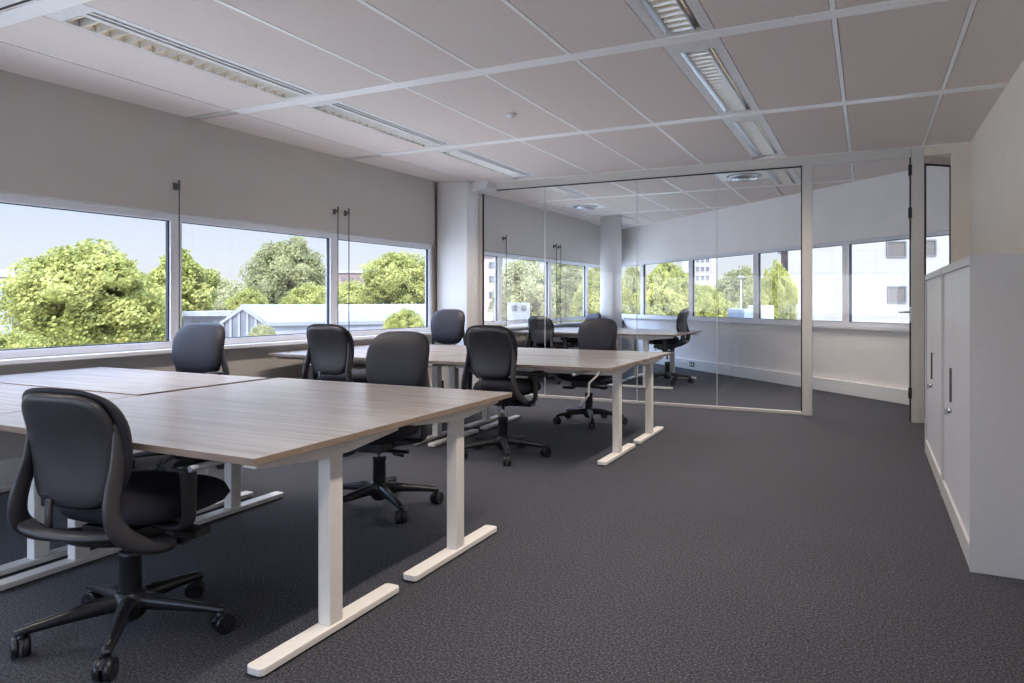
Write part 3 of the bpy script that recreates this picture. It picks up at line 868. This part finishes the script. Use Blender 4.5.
def rblobs(seed, R, Hh, n=16):
    rnd = random.Random(seed); out = []
    for i in range(n):
        t = (i + .5) / n; z = Hh * (t - .5)
        w = R * (1 - abs(2 * t - .9) ** 2.4 * .75) * .62
        a = i * 2.4 + rnd.random()
        out.append((w * math.cos(a), w * math.sin(a), z, R * (.40 + .14 * rnd.random())))
    out.append((0, 0, 0, R * .72)); out.append((0, 0, Hh * .25, R * .55)); out.append((0, 0, -Hh * .25, R * .6))
    return out
crowns = {}
def crown(kind):
    if kind not in crowns:
        spec = {'round': (1, 1.0, 1.15, 17, 66000, .025), 'round2': (2, 1.0, 1.3, 18, 50000, .027), 'wide': (3, 1.0, .9, 18, 40000, .027),
                'tall': (4, .62, 1.8, 18, 40000, .026), 'fine': (5, 1.0, 1.1, 20, 62000, .025), 'cone': (6, .4, 1.8, 12, 6000, .05)}[kind]
        sd, R, hh, n, cnt, sz = spec
        crowns[kind] = crown_mesh(rblobs(sd, R, hh, n), cnt, sz, sd)
    return crowns[kind]
def tree(u, d, vtop, wpx, vbot, kind, mat, label, grp, rz=0.0, name='leafy_tree'):
    x, y = at(u, d); zt = zat(vtop, d); zb = zat(vbot, d); R = wpx * d / F / 2
    root = empty(name, (x, y, GZ), rz)
    src = crown(kind); key = kind + mat
    if key not in crowns:
        me = src.copy(); me.materials.clear(); me.materials.append(M[mat]); crowns[key] = me
    o = bpy.data.objects.new('crown', crowns[key]); COL.objects.link(o); o.parent = root
    zs = [v.co.z for v in src.vertices]; zmn, zmx = min(zs), max(zs); xs_ = [abs(v.co.x) for v in src.vertices]; xm = max(xs_) * .93
    sz = (zt - zb) / (zmx - zmn); sx = R / xm
    o.scale = (sx, sx, sz); o.location = (0, 0, zt - GZ - zmx * sz)
    bm = bmesh.new(); hc = (zt + zb) / 2 - GZ
    r0 = max(.12, R * .08)
    sweep(bm, [(0, 0, 0), (.05, 0, hc * .5), (0, .05, hc)], [(r0 * 2, r0 * 2), (r0 * 1.6, r0 * 1.6), (r0, r0)], (1, 0, 0), k=3, n=10, sq=2)
    obj('trunk', bm, M['trunk'], root)
    tag(root, label, 'tree', grp)
    return root
GT, GT2 = 'trees outside the side windows', 'trees outside the far windows'
# side windows, front room
tree(88, 24, 238, 158, 372, 'round', 'leafA', 'big bright green tree filling the first window', GT)
tree(182, 32, 248, 72, 360, 'tall', 'leafA', 'slimmer bright green tree crossed by the first window mullion', GT, 1.0)
tree(132, 52, 272, 17, 330, 'cone', 'leafD', 'small dark pointed tree peeking beside the big bright tree', GT)
tree(222, 60, 275, 66, 325, 'wide', 'leafC', 'low pale tree on the skyline of the second window', GT, .6)
tree(196, 74, 270, 50, 330, 'wide', 'leafC', 'low pale tree just behind the slimmer bright tree', GT, 2.6)
tree(286, 44, 233, 92, 325, 'fine', 'leafB', 'large olive green tree in the second window', GT)
tree(248, 36, 286, 44, 325, 'wide', 'leafA', 'low bright bush below the olive tree, on its near side', GT, 2.0)
tree(313, 36, 282, 66, 325, 'wide', 'leafA', 'low bright bush in front of the olive tree', GT, .3)
tree(352, 52, 278, 60, 325, 'wide', 'leafA', 'low bright bush in front of the brick building', GT, 3.3)
tree(399, 38, 250, 78, 322, 'round2', 'leafA', 'bright round tree in the third window', GT)
tree(440, 54, 252, 60, 330, 'round', 'leafA', 'bright tree hidden partly by the square column', GT, 2.1)
tree(12, 20, 328, 80, 380, 'wide', 'leafA', 'low bright bush at the bottom of the first window', GT, .9)
tree(262, 19, 323, 30, 350, 'wide', 'leafC', 'pale flowering shrub in front of the glasshouse gable', GT, .2)
tree(405, 22, 306, 46, 345, 'wide', 'leafA', 'small bright shrub at the foot of the third window', GT, 1.2)
# side windows beyond glass
tree(523, 38, 252, 72, 345, 'fine', 'leafC', 'pale olive tree behind the single blind cord beyond the glass', GT2)
tree(566, 47, 256, 62, 345, 'round2', 'leafB', 'olive tree behind the paired blind cords beyond the glass', GT2, 1.7)
tree(600, 40, 262, 60, 345, 'round', 'leafA', 'bright tree directly behind the round column', GT2, 2.2)
tree(634, 42, 264, 42, 345, 'round2', 'leafC', 'pale tree just past the round column', GT2, .4)
# diagonal wall windows
tree(668, 34, 258, 66, 350, 'round', 'leafA', 'bright full tree in the far window right of the round column', GT2, 2.9)
tree(706, 40, 283, 44, 350, 'round2', 'leafA', 'bright tree in front of the tower block', GT2, .4)
tree(738, 52, 263, 58, 345, 'fine', 'leafB', 'olive tree behind the white lamp post', GT2)
tree(777, 44, 259, 40, 345, 'round', 'leafA', 'bright tree against the edge of the white building', GT2, 1.2)
tree(722, 36, 296, 40, 350, 'wide', 'leafA', 'low bright bush under the tower block', GT2, .8)
tree(788, 38, 300, 20, 345, 'wide', 'leafB', 'low bush at the foot of the white building edge', GT2, .8)

def at_rot(u, d): return at(u, d)
RB = YAW   # facing the camera's image plane: local x runs along the camera's right direction
def bpart(name, bm, m, root): return obj(name, bm, m, root)
def building(name, u0, u1, vt, vb, d, depth, mat, label, wins=(), roof=None, winmat='winglass', cat='building'):
    x, y = at(u0, d); W = (u1 - u0) * d / F; zt = zat(vt, d)
    root = empty(name, (x, y, 0), RB)
    a0, a1 = (u0 - 512) / F, (u1 - 512) / F
    bm = bmesh.new(); prism(bm, [(0, 0), (W, 0), (W + min(0, a1 * depth), depth), (max(0, a0 * depth), depth)], 'z', GZ, zt)
    obj('wall', bm, M[mat], root)
    if roof:
        bm = bmesh.new(); prism(bm, [(-.3, -.3), (W + .3, -.3), (W + .3 + min(0, a1 * depth), depth + .3), (-.3 + max(0, a0 * depth), depth + .3)], 'z', zt, zt + roof)
        obj('roof', bm, M['greyroof'], root)
    for (a0, a1, b0, b1) in wins:
        w0, w1 = (a0 - u0) * d / F, (a1 - u0) * d / F; z1, z0 = zat(b0, d), zat(b1, d)
        fr = obj('window', B((w0, w1, -.10, .02, z0, z0 + .1), (w0, w1, -.10, .02, z1 - .1, z1), (w0, w0 + .1, -.10, .02, z0 + .1, z1 - .1), (w1 - .1, w1, -.10, .02, z0 + .1, z1 - .1)), M['farframe'], root)
        obj('pane', B((w0 + .1, w1 - .1, -.03, -.005, z0 + .1, z1 - .1)), M[winmat], fr)
    tag(root, label, cat)
    return root
building('office_building', 788, 1060, 150, 400, 52, 25, 'facade', 'large white panelled building with small square windows behind the glass door',
         [(886, 906, 241, 257.5), (887, 906, 286, 303), (920.5, 936, 239.5, 256), (920.5, 936, 286, 303), (955, 974, 240, 257), (955, 974, 286, 303)], winmat='blind')
tw = [(696 + 5 * i, 699 + 5 * i, 240 + 9 * j, 244 + 9 * j) for i in range(3) for j in range(6)]
building('tower_block', 682, 716, 232, 400, 120, 16, 'facade2', 'tall pale tower block seen over trees beyond the glass', tw, roof=1.0)
building('brick_building', 781, 800, 252, 400, 80, 3, 'brick', 'narrow brick building squeezed beside the white panelled one', [(784.5, 786.5, 262, 270)], roof=.5)
building('brick_building', 330, 372, 273, 400, 110, 25, 'brick', 'low red-brown building on the skyline of the third window', [(342 + 7 * i, 346 + 7 * i, 277, 280) for i in range(4)], roof=.4)
bl = building('apartment_building', -60, 27, 277, 400, 90, 30, 'pink', 'pinkish building at the edge of the first window', [(2 + 7 * i, 6 + 7 * i, 275 + 3, 283) for i in range(3)], roof=1.0)
bl2 = building('warehouse', -60, 12, 286, 400, 56, 12, 'roof', 'white building block in front of the pinkish one', [(3, 8, 290, 296)], roof=.4)
building('apartment_building', 480, 500, 256, 400, 70, 25, 'pink', 'pale pink building in the narrow window beyond the glass', [(489, 495, 262, 268), (489, 495, 276, 282), (489, 495, 292, 298)], roof=.5)
building('garage', 507, 530, 303, 345, 29, 4, 'roof', 'small white building behind the single cord beyond the glass', [(512, 517, 305, 309), (521, 526, 305, 309)])
building('shed', 183, 226, 316, 400, 25.5, 3, 'greyroof', 'low grey flat-roofed shed beside the glasshouse', [(192, 200, 322, 326), (204, 212, 322, 326)], roof=.15)
building('low_building', 385, 425, 326, 400, 31, 2, 'roof', 'low pale wall below the long white roof', [(390, 398, 330, 334)])

# glasshouse with white pitched roof
d = 24
x, y = at(222, d)
gh = empty('glasshouse', (x, y, 0), RB)
k = d / F
e0 = zat(321, d); rg = zat(306, d)
bm = bmesh.new()
Wg = (254 - 212) * k
prism(bm, [(0, e0), (Wg / 2, rg + .05), (Wg, e0), (Wg, e0 - .1), (Wg / 2, rg - .12), (0, e0 - .1)], 'y', -.05, .1)
for i in range(1, 5): box(bm, Wg * i / 5 - .04, Wg * i / 5 + .04, 0, .08, GZ, e0 + (rg - e0) * (1 - abs(2 * i / 5 - 1)))
for xx in (0, Wg): box(bm, xx - .06, xx + .06, -.02, .1, GZ, e0)
obj('gable_frame', bm, M['roof'], gh)
bm = bmesh.new(); prism(bm, [(0, GZ), (0, e0), (Wg / 2, rg), (Wg, e0), (Wg, GZ)], 'y', .05, .07)
obj('gable_glass', bm, M['winglass'], gh)
# roof slopes run to the right and away
Lr = 6.6
bm = bmesh.new()
v = [Vector((Wg / 2 - .1, 0, rg + .05)), Vector((Wg + .15, 0, e0 - .05)), Vector((Wg + Lr + .2, 3.6, e0 - .05)), Vector((Wg / 2 + Lr, 5.2, rg + .05))]
up = [bm.verts.new(p) for p in v]; dn = [bm.verts.new(p - Vector((0, 0, .12))) for p in v]
bm.faces.new(up); bm.faces.new(dn[::-1])
for i in range(4): bm.faces.new((up[i], up[(i + 1) % 4], dn[(i + 1) % 4], dn[i]))
obj('roof', bm, M['roof'], gh)
bm = bmesh.new()
prism(bm, [(Wg, .1), (Wg + Lr, 3.5), (Wg + Lr, 4.2), (Wg, 1.0)], 'z', GZ, e0 - .1)
obj('side_wall', bm, M['greyroof'], gh)
tag(gh, 'glasshouse with white pitched roof outside the second window', 'glasshouse')
building('long_roof_building', 322, 428, 305, 340, 34, 10, 'roof', 'long low white-roofed building below the third window trees', [(338, 345, 318, 323), (356, 363, 318, 323)])

def post(u, d, vt, label):
    x, y = at(u, d); zt = zat(vt, d)
    root = empty('lamp_post', (x, y, GZ))
    bm = bmesh.new(); cyl(bm, (0, 0, 0), (0, 0, zt - GZ), .07, .045, n=10); obj('pole', bm, M['roof'], root)
    bm = B((-.16, .16, -.1, .1, zt - GZ, zt - GZ + .12)); obj('lantern', bm, M['roof'], root, bevel=.03)
    tag(root, label, 'lamp post')
post(741, 38, 278, 'white lamp post in front of trees in the far window')
def truck(u0, u1, vt, d, mat, label):
    x, y = at(u0, d); W = (u1 - u0) * d / F; zt = zat(vt, d)
    root = empty('lorry', (x, y, GZ), RB); hgt = zt - GZ
    # stands on the raised road
    obj('cargo_box', B((0, W * .72, 0, 2.4, 1.0, hgt)), M[mat], root, bevel=.05)
    bm = bmesh.new(); prism(bm, [(W * .75, .7), (W, .7), (W, hgt * .5), (W * .93, hgt * .85), (W * .75, hgt * .85)], 'y', .1, 2.3); obj('cab', bm, M['blue'], root, bevel=.05)
    for wx in (W * .15, W * .3, W * .85):
        for yy in (.0, 2.1):
            bm = bmesh.new(); cyl(bm, (wx, yy, .5), (wx, yy + .3, .5), .5, n=16); obj('wheel', bm, M['gasket'], root)
    tag(root, label, 'lorry')
truck(744, 756, 309, 31, 'blue', 'blue-grey lorry partly visible beside the lamp post')
truck(762, 779, 305.5, 40, 'truck', 'white lorry in front of the bright tree by the white building')

# ------------------------------------------------------------------ light
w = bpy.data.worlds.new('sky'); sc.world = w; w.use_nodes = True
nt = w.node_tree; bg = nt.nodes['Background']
tc = nt.nodes.new('ShaderNodeTexCoord'); sp = nt.nodes.new('ShaderNodeSeparateXYZ')
nt.links.new(tc.outputs['Generated'], sp.inputs[0])
r = nt.nodes.new('ShaderNodeValToRGB'); e = r.color_ramp.elements
e[0].position = 0.0; e[0].color = (0.80, 0.80, 0.80, 1)
e[1].position = 1.0; e[1].color = (0.42, 0.60, 1.0, 1)
for p, c in ((0.06, (0.76, 0.82, 0.92)), (0.16, (0.60, 0.71, 0.94)), (0.35, (0.50, 0.67, 1.0))):
    k = e.new(p); k.color = (*c, 1)
nt.links.new(sp.outputs['Z'], r.inputs['Fac']); nt.links.new(r.outputs['Color'], bg.inputs['Color'])
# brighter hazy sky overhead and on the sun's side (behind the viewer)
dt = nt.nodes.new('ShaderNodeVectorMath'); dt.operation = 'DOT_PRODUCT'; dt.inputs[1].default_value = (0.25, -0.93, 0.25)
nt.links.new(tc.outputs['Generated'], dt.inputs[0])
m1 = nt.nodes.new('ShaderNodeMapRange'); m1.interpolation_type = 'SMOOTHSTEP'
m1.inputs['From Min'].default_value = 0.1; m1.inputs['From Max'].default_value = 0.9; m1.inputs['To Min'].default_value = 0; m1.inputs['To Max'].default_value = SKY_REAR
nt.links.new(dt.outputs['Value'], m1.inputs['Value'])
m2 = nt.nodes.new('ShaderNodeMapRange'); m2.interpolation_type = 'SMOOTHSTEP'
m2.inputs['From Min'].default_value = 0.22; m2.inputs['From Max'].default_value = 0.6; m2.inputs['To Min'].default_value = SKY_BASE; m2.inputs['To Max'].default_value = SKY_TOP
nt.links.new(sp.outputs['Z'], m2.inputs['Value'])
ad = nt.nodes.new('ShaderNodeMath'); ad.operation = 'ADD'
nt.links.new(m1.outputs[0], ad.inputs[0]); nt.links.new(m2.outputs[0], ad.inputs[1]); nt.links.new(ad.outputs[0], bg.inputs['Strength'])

sun = bpy.data.lights.new('sun', 'SUN'); sun.energy = SUN; sun.angle = math.radians(0.6); sun.color = (1.0, 0.94, 0.84)
so = bpy.data.objects.new('sun', sun); COL.objects.link(so)
# high sun from behind the viewer
dirv = Vector((-0.30, 0.75, -0.80)).normalized()
so.rotation_euler = dirv.to_track_quat('-Z', 'Y').to_euler()

# ------------------------------------------------------------------ camera
cam = bpy.data.cameras.new('camera'); co = bpy.data.objects.new('camera', cam); COL.objects.link(co)
co.location = (0, 0, H); co.rotation_euler = (PI / 2, 0, YAW)
cam.sensor_width = 36; cam.lens = F / 1024 * 36; cam.shift_y = -(341.5 - 301) / 1024
cam.clip_start = 0.05; cam.clip_end = 600
sc.camera = co
sc.view_settings.view_transform = 'Standard'; sc.view_settings.look = 'None'
sc.view_settings.gamma = 1; sc.view_settings.use_curve_mapping = False
sc.view_settings.exposure = 0.5
sc.cycles.max_bounces = 14; sc.cycles.diffuse_bounces = 7; sc.cycles.transparent_max_bounces = 24; sc.cycles.glossy_bounces = 5
sc.cycles.use_denoising = True
sc.cycles.sample_clamp_indirect = 6
